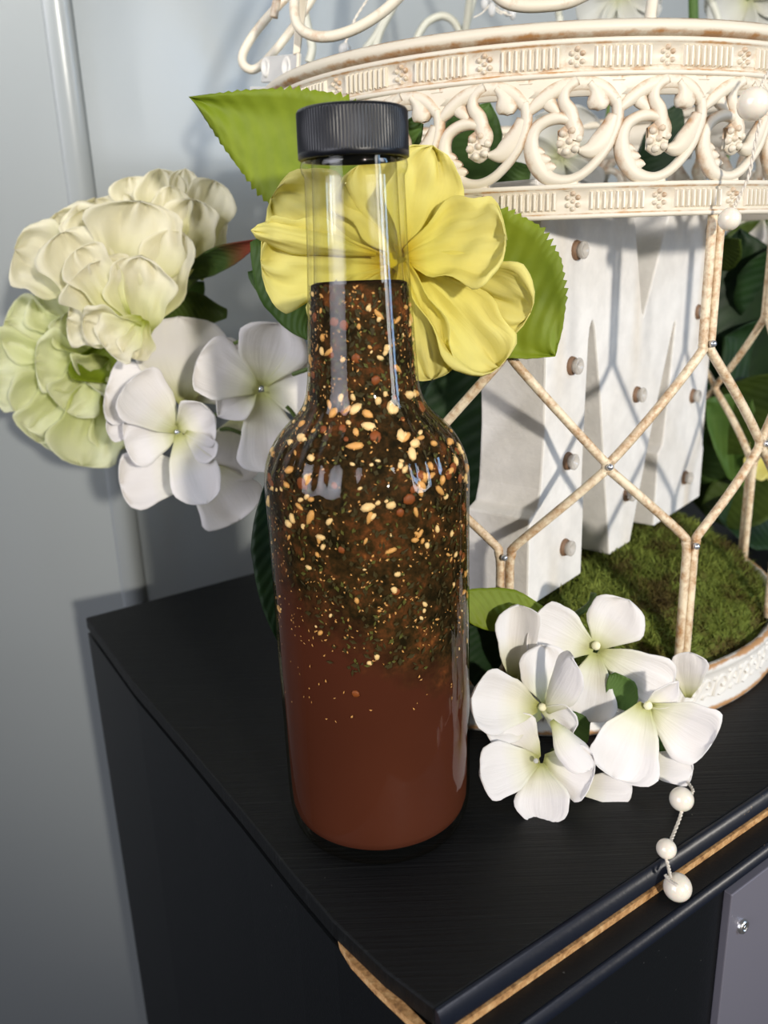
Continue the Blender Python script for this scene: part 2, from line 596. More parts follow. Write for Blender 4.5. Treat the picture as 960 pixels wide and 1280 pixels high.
# ledge and body
LD = .0100
bl, br_, f1, f2 = BL, BR, FL + nU * LD - dU * .001, FR + nU * LD
side_poly = [(BL.x, BL.y)] + edge[1:-1]
body_poly = [(BL.x, BL.y)] + [(x + dU.x * .0004, y + dU.y * .0004) for x, y in edge[1:-1]] + [(f1.x, f1.y), (f2.x, f2.y), (BR.x, BR.y)]
o = wobj('ledge', *prism(body_poly, -.0135, -.0089), M['side'], cab, origin=FL, smooth=False)
edging('edging_strip', f1 + nU * .0001, f2 + nU * .0001, -.0130, -.0090, .0020, 'glossy front edge of the ledge')
body2 = [(BL.x, BL.y)] + [(x + dU.x * .0008, y + dU.y * .0008) for x, y in edge[1:-1]] + [(f1.x - nU.x * .003, f1.y - nU.y * .003), (f2.x - nU.x * .003, f2.y - nU.y * .003), (BR.x, BR.y)]
wobj('body', *prism(body2, zb + .001, -.0137), M['side'], cab, smooth=False)
# metal plate on the front with a screw
fp = f1 - nU * .003
def on_front(px, py, off=0):
    r = ray(px, py)
    p0 = fp + nU * off
    return CAM + r * ((p0 - CAM).dot(nU) / r.dot(nU))
pc = on_front(915, 1119, .003)
pq = []
for s_, z_ in ((0, pc.z), (.12, pc.z), (.12, pc.z - .12), (0, pc.z - .12)):
    b_ = Vector((pc.x, pc.y, 0)) + dU * s_
    pq.append(Vector((b_.x, b_.y, z_)))
Vp = [p for p in pq] + [p - nU * .003 for p in pq]
Fp = [(0, 3, 2, 1), (4, 5, 6, 7)] + [(i, (i + 1) % 4, 4 + (i + 1) % 4, 4 + i) for i in range(4)]
pl = wobj('metal_plate', Vp, Fp, M['plate'], cab, smooth=False, label='brushed silver metal plate on the front')
bevel(pl, .0004, 2)
sp = on_front(927, 1157, .003)
V, Fc = lathe([(0.0001, .0013), (.0008, .0013), (.0009, .0008), (.0012, .0008), (.0013, .0014), (.0022, .0013), (.0026, .0007), (.0027, 0)], 20)
q = nU.to_track_quat('Z', 'Y')
o = wobj('screw', [sp + q @ v for v in V], Fc, M['screw'], pl, origin=sp)

# ------------------------------------------------------------------ bottle
bottle = thing('sauce_bottle', 'clear glass bottle of red-brown hot sauce with seeds and a black ribbed cap', 'bottle', (0, 0, 0))
outer = [(.0001, .0012), (.014, .0010), (.024, .0004), (.0258, .0000), (.0272, .0008), (.0286, .0035), (.0295, .008), (.0298, .014), (.0299, .03), (.0300, .06), (.0300, .09), (.0301, .108),
         (.0302, .114), (.0300, .1185), (.0292, .1222), (.0278, .1258), (.0256, .1292), (.0228, .1322), (.0200, .1348), (.0180, .1375), (.0167, .1405), (.0160, .1440), (.0155, .1500), (.0150, .1580),
         (.0144, .1680), (.0139, .1780), (.0136, .1880), (.0134, .1960), (.0134, .1985), (.0139, .1995), (.0143, .2010), (.0140, .2024), (.0132, .2030), (.0130, .2060), (.0128, .2125), (.0116, .2130)]
def flute(a, r, z):
    if .117 < z < .141:
        return -.00075 * (1 + math.cos(30 * a)) * .5 * math.sin(PI * (z - .117) / .024)
    return 0
inner = [(.0112, .2125), (.0114, .1980), (.0118, .1850), (.0123, .1740), (.0126, .1695)]
def interp_r(z, prof):
    for (r0, z0), (r1, z1) in zip(prof, prof[1:]):
        if z0 <= z <= z1 and z1 > z0:
            return r0 + (r1 - r0) * (z - z0) / (z1 - z0)
    return prof[-1][0]
prof2 = spline(outer, 3)
V, Fc = lathe(prof2 + inner, 180, flute)
obj('glass', mesh('glass', V, Fc), M['glass'], bottle, (0, 0, 0))
def sauce_r(z):
    return max(interp_r(z, outer[3:]) - .0009 - (.0016 if z < .006 else 0), .001)
zs = [.0030, .0045, .0065, .009, .013, .02] + [.02 + .151 * k / 60 for k in range(1, 61)]
sp_ = [(.0001, .0026), (.018, .0026)] + [(sauce_r(z) - (.0020 * (max(0, (.009 - z)) / .006) ** 2), z) for z in zs] + [(.0123, .1716), (.0005, .1709)]
V, Fc = lathe(sp_, 120, lambda a, r, z: flute(a, r, z) if r > .01 else 0)
obj('sauce', mesh('sauce', V, Fc), M['sauce'], bottle, (0, 0, 0), label='red-brown sauce, dark with herbs toward the top')
# cap
def rib(a, r, z):
    return -.00022 * (1 - math.cos(100 * a)) * .5 if (r > .0143 and .2042 < z < .2141) else 0
cp = [(.0001, .2152), (.0105, .2152), (.0134, .2150), (.0142, .2147), (.01455, .2142), (.01462, .2138), (.01464, .2105), (.01464, .2095), (.01468, .2085), (.01470, .2046), (.01470, .2042),
      (.01470, .2040), (.01468, .2030), (.0142, .2027), (.0134, .2028), (.0134, .206)]
V, Fc = lathe(cp, 600, rib)
obj('cap', mesh('cap', V, Fc), M['cap'], bottle, (0, 0, 0), label='black ribbed plastic screw cap')
# seeds: each one a part
rs = random.Random(11)
seed_me = []
for k, (mt, sx, sy, sz) in enumerate((('seed', 1.15, .75, .5), ('seed', .95, .7, .5), ('seed2', 1.4, .6, .45), ('seed2', 1.0, .6, .5), ('chili', 1.2, 1.0, .3))):
    V, Fc = ball(1, 8, 5, sx, sy, sz)
    V = [v * (1 + rs.uniform(-.12, .12)) for v in V]
    me = mesh('seed', V, Fc)
    me.materials.append(M[mt])
    seed_me.append(me)
def sdens(z):
    if z > .164: return .5
    if z > .142: return .8
    if z > .112: return 1.0
    if z > .095: return .75
    if z > .075: return .45
    if z > .060: return .3
    return .015
placed = 0
while placed < 290:
    z = rs.uniform(.03, .1705)
    if rs.random() > sdens(z): continue
    # the cloud of seeds hangs lower on the side turned to the lamp
    a = rs.uniform(0, 2 * PI) if rs.random() < .35 else rs.uniform(-PI, 0)
    if z < .1 and math.cos(a) < -.55 and rs.random() < .6: continue
    if z < .066 and rs.random() < .5: continue
    r = sauce_r(z) + .0002
    sz = rs.choice((.0006, .0008, .001, .0012, .0014, .0016)) * (1.12 if .108 < z < .142 else .78)
    nrm = Vector((math.cos(a), math.sin(a), .55 if .122 < z < .14 else 0)).normalized()
    o = bpy.data.objects.new('chili_seed' , rs.choice(seed_me[:4] if rs.random() < .8 else seed_me[4:]))
    COL.objects.link(o)
    o.parent = bottle
    o.location = (r * math.cos(a), r * math.sin(a), z)
    q = nrm.to_track_quat('Z', 'Y') @ Matrix.Rotation(rs.uniform(0, PI), 3, 'Z').to_quaternion()
    o.rotation_euler = q.to_euler()
    o.scale = (sz, sz, min(sz, .0008 / .5))
    placed += 1
# fine herb flakes and crumbs too small and many to count
for nm, mt, cnt, lo, hi, s0, s1 in (('herb_flakes', 'herb', 1700, .066, .171, .0005, .0014), ('green_flakes', 'herb2', 900, .066, .171, .0004, .0011),
                                    ('seed_crumbs', 'seed2', 1700, .05, .171, .0002, .0006)):
    V, Fc = [], []
    n_ = 0
    while n_ < cnt:
        z = rs.uniform(lo, hi)
        a = rs.uniform(0, 2 * PI)
        low = .062 + max(0, -math.cos(a) - .25) * .055
        if nm != 'seed_crumbs' and z < low + rs.uniform(-.004, .01): continue
        if nm == 'seed_crumbs' and z < .07 and rs.random() < .8: continue
        if nm == 'herb_flakes' and .128 < z < .142 and rs.random() < .4: continue
        r = sauce_r(z) + rs.uniform(.0001, .0005)
        c = Vector((r * math.cos(a), r * math.sin(a), z))
        t1 = Vector((-math.sin(a), math.cos(a), 0))
        nrm = Vector((math.cos(a), math.sin(a), 0))
        t2 = Vector((0, 0, 1)) - nrm * (.5 if .122 < z < .14 else 0)
        b = rs.uniform(0, PI)
        e1 = (t1 * math.cos(b) + t2 * math.sin(b)) * rs.uniform(s0, s1)
        e2 = (t2 * math.cos(b) - t1 * math.sin(b)) * rs.uniform(s0 * .5, s1 * .6)
        k = len(V)
        V += [c - e1, c - e2 + nrm * .0001, c + e1, c + e2 * .8 + nrm * .0001]
        Fc.append((k, k + 1, k + 2, k + 3))
        n_ += 1
    obj(nm, mesh(nm, V, Fc, smooth=False), M[mt], bottle, (0, 0, 0), kind='stuff')

# ------------------------------------------------------------------ bird cage
CX, CY, R = .0761, .1576, .1138
cage = thing('birdcage', 'antique white metal birdcage with scrolled bands and hexagonal wire', 'birdcage', (CX, CY, 0))
def cyl(th, r, z):
    return Vector((r * math.sin(th), -r * math.cos(th), z))
PT, T0 = .2471, -.0690
N_M = 25
def ring(prof, seg=128, worn=()):
    """turn the closed profile about the cage axis; worn: profile points where the paint is rubbed brown"""
    V, Fc, uv = [], [], []
    n = len(prof)
    for k in range(seg):
        th = 2 * PI * k / seg
        for q, (r, z) in enumerate(prof):
            V.append(cyl(th, r, z))
            uv.append((0, 1.0 if q in worn else 0.0))
    for k in range(seg):
        k2 = (k + 1) % seg
        for i in range(n):
            j = (i + 1) % n
            Fc.append((k * n + i, k2 * n + i, k2 * n + j, k * n + j))
    return V, Fc, uv
def cobj(name, vf, mat, parent=cage, smooth=True, **kw):
    o = bpy.data.objects.new(name, mesh(name, vf[0], vf[1], vf[2] if len(vf) > 2 else None, smooth=smooth))
    COL.objects.link(o)
    o.data.materials.append(mat)
    o.parent = parent
    for k, v in kw.items(): o[k] = v
    return o
def band_profile(z0, z1, t=.0012, bead=.0011):
    """flat strip with a rolled bead along each edge"""
    p = [(R - t, z0), (R - t, z1)]
    for zc in (z1, z0):
        s = 1 if zc == z1 else -1
        cc = [(R - t + .0006, zc + s * .0002), (R + bead, zc + s * .0001), (R + bead * 1.2, zc - s * .0006), (R + bead, zc - s * .0014), (R, zc - s * .0018)]
        p += cc if s == 1 else cc[::-1]
    return p
upper = cobj('upper_band', ring(band_profile(.2282, .2385), 160, (5, 8)), M['band'])
lower = cobj('lower_band', ring(band_profile(.1872, .1975), 160, (5, 8)), M['band'])
cobj('plate_band', ring([(R - .0012, .2228), (R - .0012, .2284), (R + .0004, .2284), (R + .0006, .2228)]), M['band'])
for m_ in (upper, lower):
    for p in m_.data.polygons: p.use_smooth = True
cobj('top_rim', ring([(R - .003, .2388), (R - .003, .2408), (R - .001, .2428), (R + .0012, .2434), (R + .0028, .2424), (R + .0032, .2410), (R + .0026, .2396), (R + .0012, .2388)], 160, (2, 3, 6, 7)), M['ivory'])
# ribs: a few pixels wide, joined per band
def ribs(z0, z1):
    parts = []
    for i in range(N_M):
        for j in range(9):
            th = T0 + (i - 12) * PT + PT * (.17 + .66 * (j + .5) / 9)
            dth = .0054
            V = [cyl(th - dth, R - .0002, z0), cyl(th + dth, R - .0002, z0), cyl(th + dth, R - .0002, z1), cyl(th - dth, R - .0002, z1),
                 cyl(th - dth * .4, R + .0013, z0 + .0005), cyl(th + dth * .4, R + .0013, z0 + .0005), cyl(th + dth * .4, R + .0011, z1 - .0005), cyl(th - dth * .4, R + .0011, z1 - .0005)]
            parts.append((V, [(4, 5, 6, 7), (0, 1, 5, 4), (1, 2, 6, 5), (2, 3, 7, 6), (3, 0, 4, 7)]))
    return join(*parts)
cobj('ribbing', ribs(.2303, .2366), M['ribs'], upper, False, kind='stuff')
cobj('ribbing', ribs(.1895, .1953), M['ribs'], lower, False, kind='stuff')
# rosettes of seven dots, one mesh shared
def dome(u, v, r, h, base=0.0):
    V, Fc = [], []
    for (f, hh) in ((1, 0), (.8, .6), (.4, .92)):
        for k in range(8):
            a = 2 * PI * k / 8
            V.append((u + r * f * math.cos(a), v + r * f * math.sin(a), base + h * hh))
    V.append((u, v, base + h))
    for i in range(2):
        for k in range(8):
            Fc.append((i * 8 + k, i * 8 + (k + 1) % 8, i * 8 + 8 + (k + 1) % 8, i * 8 + 8 + k))
    for k in range(8): Fc.append((16 + k, 16 + (k + 1) % 8, 24))
    return V, Fc
def wrap(vf, zc=0.0):
    return [cyl(u / R, R + h, zc + v) for (u, v, h) in vf[0]], vf[1], vf[2]
dots = [dome(0, 0, .00075, .0010)] + [dome(.0019 * math.sin(k * PI / 3), .0023 * math.cos(k * PI / 3), .00085, .0012) for k in range(6)]
ros = wrap(join(*dots))
ros_me = mesh('rosette', *ros)
ros_me.materials.append(M['ivory'])
def turned(name, me, parent, th, z=0.0):
    o = bpy.data.objects.new(name, me)
    COL.objects.link(o)
    o.parent = parent
    o.rotation_euler = (0, 0, th)
    o.location = (0, 0, z)
    return o
for i in range(N_M):
    th = T0 + (i - 12) * PT
    turned('rosette', ros_me, upper, th, .2335)
    turned('rosette', ros_me, lower, th, .1924)
# open scrollwork: one motif, shared mesh
KU, KV = 6.943e-5, 6.43e-5
def uv_(zx, zy): return ((zx - 715) * KU, .1974 + (490 - zy) * KV)
def stroke(pts, h=.0020, seg=5, n=5):
    """pts: (zx, zy, width) in drawing units -> raised rounded ribbon in (u, v, height)"""
    S = spline(pts, n)
    V, Fc, uv = [], [], []
    prof = ((-1, -.0011), (-1, .15), (-.62, .75), (0, 1.0), (.62, .75), (1, .15), (1, -.0011))
    m = len(prof)
    for i, p in enumerate(S):
        a, b = S[max(i - 1, 0)], S[min(i + 1, len(S) - 1)]
        u0, v0 = uv_(p[0], p[1])
        ua, va = uv_(a[0], a[1])
        ub, vb = uv_(b[0], b[1])
        t = Vector((ub - ua, vb - va))
        t = t.normalized() if t.length > 1e-9 else Vector((1, 0))
        nx, ny = -t.y, t.x
        w = max(p[2], 3) * KU * .5 * 1.5
        for (f, hh) in prof:
            hv = hh if hh < 0 else hh * h * .78 * min(1, .45 + p[2] / 60)
            V.append((u0 + nx * w * f, v0 + ny * w * f, hv))
            uv.append((0, 1.0 if f > .9 else (.75 if f < -.9 else (.62 if f > .5 else (.35 if f < -.5 else .08)))))
    for i in range(len(S) - 1):
        for k in range(m):
            k2 = (k + 1) % m
            Fc.append((i * m + k, i * m + k2, (i + 1) * m + k2, (i + 1) * m + k))
    Fc.append(tuple(range(m)))
    Fc.append(tuple(range((len(S) - 1) * m, len(S) * m))[::-1])
    return V, Fc, uv
S_ = [
    stroke([(893, 110, 30), (905, 160, 34), (900, 225, 34), (868, 312, 30), (820, 382, 28), (750, 445, 28), (672, 470, 32), (592, 448, 44), (540, 375, 52), (522, 295, 44), (540, 232, 36), (585, 198, 34), (640, 186, 34), (690, 200, 26)]),
    stroke([(720, 30, 40), (672, 62, 34), (662, 112, 36), (690, 160, 44), (702, 205, 46), (718, 250, 50), (712, 290, 40)], .0022),
    stroke([(735, 335, 18), (785, 335, 48), (835, 300, 66), (868, 245, 56), (888, 180, 34)], .0018),
    stroke([(770, 40, 30), (795, 70, 34), (812, 108, 66), (826, 135, 60), (832, 158, 20)], .0024),
    stroke([(496, 165, 22), (555, 112, 40), (615, 68, 46), (690, 42, 46), (780, 42, 46), (850, 74, 44), (898, 128, 34), (908, 165, 20)], .0018),
    stroke([(585, 95, 46), (606, 128, 40), (640, 165, 14)], .0012),
    stroke([(500, 50, 70), (600, 22, 60), (715, 12, 60), (830, 22, 60), (915, 50, 70)], .0008),
    stroke([(893, 30, 120), (893, 85, 84), (895, 140, 30)], .0009),
    stroke([(540, 335, 40), (566, 335, 26), (584, 338, 6)], .0012, n=3),
    stroke([(556, 372, 40), (592, 370, 28), (612, 372, 6)], .0012, n=3),
    stroke([(580, 412, 40), (616, 405, 28), (636, 408, 6)], .0012, n=3),
    stroke([(640, 478, 26), (690, 486, 44), (735, 478, 26)], .0010, n=3),
    stroke([(655, 488, 24), (690, 498, 30), (725, 488, 24)], .0008, n=3),
]
u0, v0 = uv_(690, 292)
S_ += [dome(u0, v0, .0012, .0014, .0006)] + [dome(u0 + .0029 * math.sin(k * PI / 3 + .3), v0 + .0031 * math.cos(k * PI / 3 + .3), .0013, .0013, .0008) for k in range(6)]
pad = []
S_.append(stroke([(640, 292, 60), (690, 292, 96), (738, 292, 60)], .0010, n=3))
sc_me = mesh('scroll', *wrap(join(*S_)))
sc_me.materials.append(M['ivory'])
for i in range(N_M):
    turned('scroll', sc_me, cage, T0 + (i - 12) * PT)
# hexagonal wire
W0, DW = -.2480, 2 * PI / 10
RW = R - .0008
eps = .0152
for k in range(10):
    wk = W0 + k * DW
    for sgn in (-1, 1):
        e = eps * sgn
        h = (DW / 2 - .0060) * sgn
        pts = [(wk + e, .1885), (wk + e, .1500), (wk + e, .1445), (wk + e + .022 * sgn, .1398), (wk + h - .028 * sgn, .1092), (wk + h - .003 * sgn, .1068), (wk + h, .1050),
               (wk + h - .003 * sgn, .1030), (wk + h - .028 * sgn, .1005), (wk + e + .030 * sgn, .0768), (wk + e + .006 * sgn, .0722), (wk + e, .0672), (wk + e, .0600), (wk + e, .0205)]
        P = [cyl(a, RW, z) for a, z in spline(pts, 5)]
        cobj('hexagon_wire', tube(P, .00168, 8), M['wire'])
bead_me = mesh('node_bead', *ball(.0013, 10, 8))
bead_me.materials.append(M['silver'])
for th, z in [(W0 + .5 * DW, .1050), (W0 + DW + .004, .1452), (W0 + DW + .004, .0715), (W0 + DW + .02, .1835), (W0 + 1.5 * DW, .1050), (W0, .0715)]:
    o = turned('node_bead', bead_me, cage, 0)
    o.location = cyl(th, R + .0016, z)
# base rim with relief
RB = .1174
base = cobj('base_rim', ring([(RB - .0036, .0), (RB + .0002, 0), (RB + .0006, .0012), (RB + .0002, .0030), (RB - .0012, .0042), (RB - .0010, .016), (RB + .0002, .0172), (RB + .0006, .0190), (RB - .0002, .0205), (RB - .0022, .0208), (RB - .0030, .0195), (RB - .0036, .0165)], 160, (2, 8)), M['rimp'])
def rel(pts, w, h=.0011):
    S = spline(pts, 4)
    V, Fc = [], []
    for i, (u, v) in enumerate(S):
        a, b = S[max(i - 1, 0)], S[min(i + 1, len(S) - 1)]
        t = Vector((b[0] - a[0], b[1] - a[1])).normalized()
        ww = w * (.5 + .5 * math.sin(PI * i / (len(S) - 1)))
        for f, hh in ((-1, -.0003), (0, h), (1, -.0003)):
            th = (u - t.y * ww * f) / RB
            V.append(cyl(th, RB - .0011 + hh, v + t.x * ww * f))
    for i in range(len(S) - 1):
        for k in range(2): Fc.append((i * 3 + k, i * 3 + k + 1, i * 3 + 4 + k, i * 3 + 3 + k))
    return V, Fc
motif = [rel([(-.0075, .006), (-.005, .0125), (-.0015, .0135), (.0005, .0105), (-.0015, .0085), (-.003, .0100)], .0007),
         rel([(-.004, .0055), (-.001, .0065), (.002, .0100), (.0045, .0135), (.007, .0130), (.0072, .0105), (.0055, .0100)], .0007),
         rel([(.003, .0060), (.005, .0075), (.0075, .0065)], .0008), rel([(-.0075, .0125), (-.006, .0142)], .0007), rel([(.0015, .0140), (.003, .0148)], .0006)]
rel_me = mesh('relief_scroll', *join(*motif))
rel_me.materials.append(M['rimp'])
for k in range(44):
    turned('relief_scroll', rel_me, base, 2 * PI * k / 44)
cobj('base_tray', ring([(.0001, .0145), (.0001, .0165), (RB - .0038, .0165), (RB - .0038, .0145)], 64), M['rimp'])
# hinge and latch of the lid on the left of the upper band
hth = -1.46
def hl(du, v, out):
    """point near the hinge: du along the band, v height, out from the band"""
    return cyl(hth + du / R, R + out, v)
hin = node('hinge', cage, (CX, CY, 0)); hin.location = (0, 0, 0)
def plate_at(th0, th1, z0, z1, r0, r1):
    V = [cyl(t, r, z) for r in (r0, r1) for (t, z) in ((th0, z0), (th1, z0), (th1, z1), (th0, z1))]
    return V, [(0, 1, 2, 3), (7, 6, 5, 4), (0, 4, 5, 1), (1, 5, 6, 2), (2, 6, 7, 3), (3, 7, 4, 0)]
# wires of the lid
wires = node('lid', cage, (0, 0, 0)); wires.location = (0, 0, 0)
def wire_px(name, pts, r, mat, parent=wires, n=7, seg=8):
    """pts: (px, py, Y)"""
    P = [at(*p) - Vector((CX, CY, 0)) for p in pts]
    if P[0].z > P[-1].z: P.reverse()
    if P[-1].z > .25:                        # carry the wire on up to the crown of the domed lid
        last = P[-1]
        P += [Vector((last.x * .72, last.y * .72, last.z * .5 + .19)), Vector((last.x * .3, last.y * .3, .385)), Vector((0, 0, .40))]
    P = [Vector(p) for p in spline([tuple(p) for p in P], n)]
    return cobj(name, tube(P, r, seg), mat, parent)
wire_px('curl', [(420, -60, .165), (380, -25, .165), (345, 10, .163), (318, 42, .162), (304, 66, .161), (304, 80, .161), (314, 87, .161), (326, 82, .161), (345, 62, .162), (368, 32, .163), (392, -5, .164), (410, -45, .165)], .00185, M['ivory'])
wire_px('curl', [(352, -30, .150), (346, 0, .150), (342, 22, .150)], .0017, M['ivory'])
wire_px('curl', [(374, -50, .115), (369, -10, .115), (368, 15, .114), (373, 33, .113), (387, 43, .112), (404, 46, .111), (425, 43, .110), (452, 32, .109), (482, 12, .108), (510, -15, .107)], .00195, M['ivory'])
wire_px('curl', [(600, -60, .070), (612, -20, .070), (628, 0, .069), (650, 7, .068), (680, 7, .067), (712, 2, .067), (745, -14, .067)], .0020, M['ivory'])
wire_px('upright', [(819, -60, .052), (817, -20, .052), (815, 5, .051), (813, 22, .050), (816, 30, .050)], .0018, M['ivory'])
for pts in ([(386, 78, .20), (390, 62, .20), (388, 48, .20), (382, 20, .20), (380, -20, .2)], [(456, 62, .25), (470, 44, .25), (486, 12, .25), (492, -20, .25)], [(468, 64, .25), (476, 38, .25), (492, 8, .25), (505, -20, .25)],
            [(520, 60, .262), (522, 46, .262), (534, 28, .262), (552, 20, .262), (566, 26, .262), (576, 42, .262), (580, 52, .262)], [(578, 52, .262), (582, 34, .262), (590, 4, .262), (594, -20, .262)],
            [(697, 44, .27), (700, 25, .27), (698, 8, .27)], [(885, -10, .26), (892, 8, .26), (898, 26, .26), (897, 40, .26)]):
    wire_px('back_wire', pts, .0020, M['backwire'])
# flat bar rising by the hinge, hinge plate with two dimples, latch knuckle
def slab_px(name, quad, thick, mat, parent):
    P = [at(*p) - Vector((CX, CY, 0)) for p in quad]
    n_ = (P[1] - P[0]).cross(P[3] - P[0]).normalized()
    if n_.y > 0: n_ = -n_
    V = P + [p - n_ * thick for p in P]
    o = cobj(name, (V, [(0, 3, 2, 1), (4, 5, 6, 7)] + [(i, (i + 1) % 4, 4 + (i + 1) % 4, 4 + i) for i in range(4)]), mat, parent, False)
    return bevel(o, .0004, 2)
slab_px('flat_bar', [(366, 68, .120), (375, 66, .120), (388, -30, .118), (372, -30, .118)], .0022, M['ivory'], wires)
slab_px('hinge_leaf', [(326, 103, .152), (371, 101, .118), (373, 66, .118), (328, 71, .152)], .0015, M['hinge'], hin)
slab_px('hinge_edge', [(369, 102, .1165), (373, 101, .1165), (375, 66, .1165), (371, 66, .1165)], .0010, M['ivory'], hin)
for px, Y in ((333, .1465), (359, .1265)):
    c = at(px, 84, Y) - Vector((CX, CY, 0))
    V, Fc = lathe([(.0001, .0003), (.0012, .0005), (.0018, .0012), (.0023, .0009), (.0026, 0)], 16)
    q = Vector((-.6, -.8, .1)).to_track_quat('Z', 'Y')
    cobj('rivet', ([c + q @ Vector((v.x, v.y * 1.6, v.z)) for v in V], Fc), M['hinge'], hin)
slab_px('latch', [(312, 140, .160), (362, 135, .121), (362, 108, .121), (312, 108, .160)], .004, M['hinge'], hin)
kc = at(360, 114, .117) - Vector((CX, CY, 0))
V, Fc = lathe([(.0001, .0030), (.0014, .0028), (.0024, .0018), (.0028, 0)], 16)
q = Vector((-.2, -1, .1)).to_track_quat('Z', 'Y')
cobj('knuckle', ([kc + q @ v for v in V], Fc), M['ivory'], hin)

# ------------------------------------------------------------------ moss bed in the cage
LA = Vector((.05855, .05616, 0))
LD_ = Vector((.64636, .76303, 0))
LN = Vector((.76303, -.64636, 0))
def moss_z(x, y):
    r = math.hypot(x - CX, y - CY)
    rr = min(r / .113, 1)
    z = .0175 + .0290 * (1 - rr ** 5) ** .8
    # hump under the near end of the letter
    d = (Vector((x, y, 0)) - (LA + LD_ * .03 - LN * .012)).length
    z = max(z, .0175 + .0290 * math.exp(-(d / .024) ** 4)) if r < .110 else z
    return z + .0018 * math.sin(x * 160) * math.cos(y * 140) * (1 - rr ** 4)
V, Fc, nr, na = [], [], 26, 96
for i in range(nr + 1):
    r = .1125 * i / nr
    for k in range(na):
        a = 2 * PI * k / na
        x, y = CX + r * math.cos(a), CY + r * math.sin(a)
        V.append(Vector((x, y, moss_z(x, y) - .002)))
for i in range(nr):
    for k in range(na):
        k2 = (k + 1) % na
        Fc.append((i * na + k, i * na + k2, (i + 1) * na + k2, (i + 1) * na + k))
rm = random.Random(3)
nb = len(V)
clumps = [(CX + rm.gauss(0, .05), CY + rm.gauss(0, .05)) for _ in range(60)]
for _ in range(36000):
    a, r = rm.uniform(0, 2 * PI), .1125 * math.sqrt(rm.random())
    x, y = CX + r * math.cos(a), CY + r * math.sin(a)
    if y > .26: continue
    z = moss_z(x, y) - .0022
    h = rm.uniform(.0025, .0065)
    lean = Vector((rm.gauss(0, .9), rm.gauss(0, .9), 1)).normalized()
    b = Vector((x, y, z))
    s = Vector((rm.uniform(-1, 1), rm.uniform(-1, 1), 0)).normalized() * rm.uniform(.00018, .0004)
    k = len(V)
    droop = Vector((lean.x, lean.y, -.3)) * h * .25
    V += [b - s, b + s, b + lean * h * .6 + s * .8, b + lean * h * .6 - s * .8, b + lean * h + droop]
    Fc += [(k, k + 1, k + 2, k + 3), (k + 3, k + 2, k + 4)]
moss = wobj('moss_bed', V, Fc, M['moss'], origin=(CX, CY, .0165), smooth=False)
moss['label'] = 'green and brown moss covering the floor of the birdcage'
moss['category'] = 'moss'
moss['kind'] = 'stuff'

# ------------------------------------------------------------------ letter M
letter = thing('letter_block', 'white wooden block letter M studded with clear bulbs inside the birdcage', 'letter', (LA.x, LA.y, .0465))
mp_ = [(0, .0465), (.0438, .0465), (.0438, .0826), (.0416, .0845), (.0418, .110), (.0428, .1435), (.0436, .1482), (.0450, .1508), (.0466, .1502), (.0482, .1462), (.0555, .1184), (.0640, .0781), (.0710, .0465),
       (.0925, .0465), (.1067, .0883), (.1270, .1400), (.1284, .1428), (.1297, .1438), (.1304, .1415), (.1262, .0990), (.1245, .0860), (.1197, .0830), (.1197, .0465), (.1810, .0465), (.1810, .0740), (.1795, .0760), (.1795, .2005),
       (.1200, .2005), (.0948, .1512), (.0932, .1488), (.0915, .1512), (.0762, .2005), (.0008, .2005), (.0036, .1875), (.0068, .1652), (.0096, .1411), (.0099, .1136), (.0082, .0920), (.0056, .0842), (.0, .0822)]
D = .028
fr = [LA + LD_ * s + Vector((0, 0, z)) for s, z in mp_]
bk = [p - LN * D for p in fr]
n = len(fr)
Fc = [tuple(range(n)), tuple(range(n, 2 * n))[::-1]] + [((i + 1) % n, i, n + i, n + (i + 1) % n) for i in range(n)]
o = wobj('letter_body', fr + bk, Fc, M['letter'], letter, smooth=False)
bevel(o, .0009, 2, 25)
bulb_v = lathe([(r_, z_ * .72) for r_, z_ in [(.0001, .0036), (.0010, .0042), (.0022, .0052), (.0027, .0054), (.0031, .0050), (.0032, .0040), (.0030, .0030), (.0026, .0024), (.0028, .0010), (.0030, 0)]], 18)
sock_v = lathe([(.0016, .0016), (.0033, .0013), (.0036, .0005), (.0037, -.0004), (.0035, -.0008)], 16)
qn = LN.to_track_quat('Z', 'Y')
bulb_me = mesh('bulb', [qn @ v for v in bulb_v[0]], bulb_v[1]); bulb_me.materials.append(M['bulb'])
sock_me = mesh('socket', [qn @ v for v in sock_v[0]], sock_v[1]); sock_me.materials.append(M['socket'])
for s, z in ((.0298, .1772), (.0289, .1356), (.0281, .0988), (.0278, .0632), (.0899, .1156), (.1582, .1047), (.1572, .1458), (.1638, .1836), (.1556, .063), (.0854, .0716), (.0885, .1330)):
    if (s, z) == (.0885, .1330): continue
    p = LA + LD_ * s + Vector((0, 0, z))
    b = obj('bulb', bulb_me, None, letter, p)
    k = obj('socket', sock_me, None, b, p)

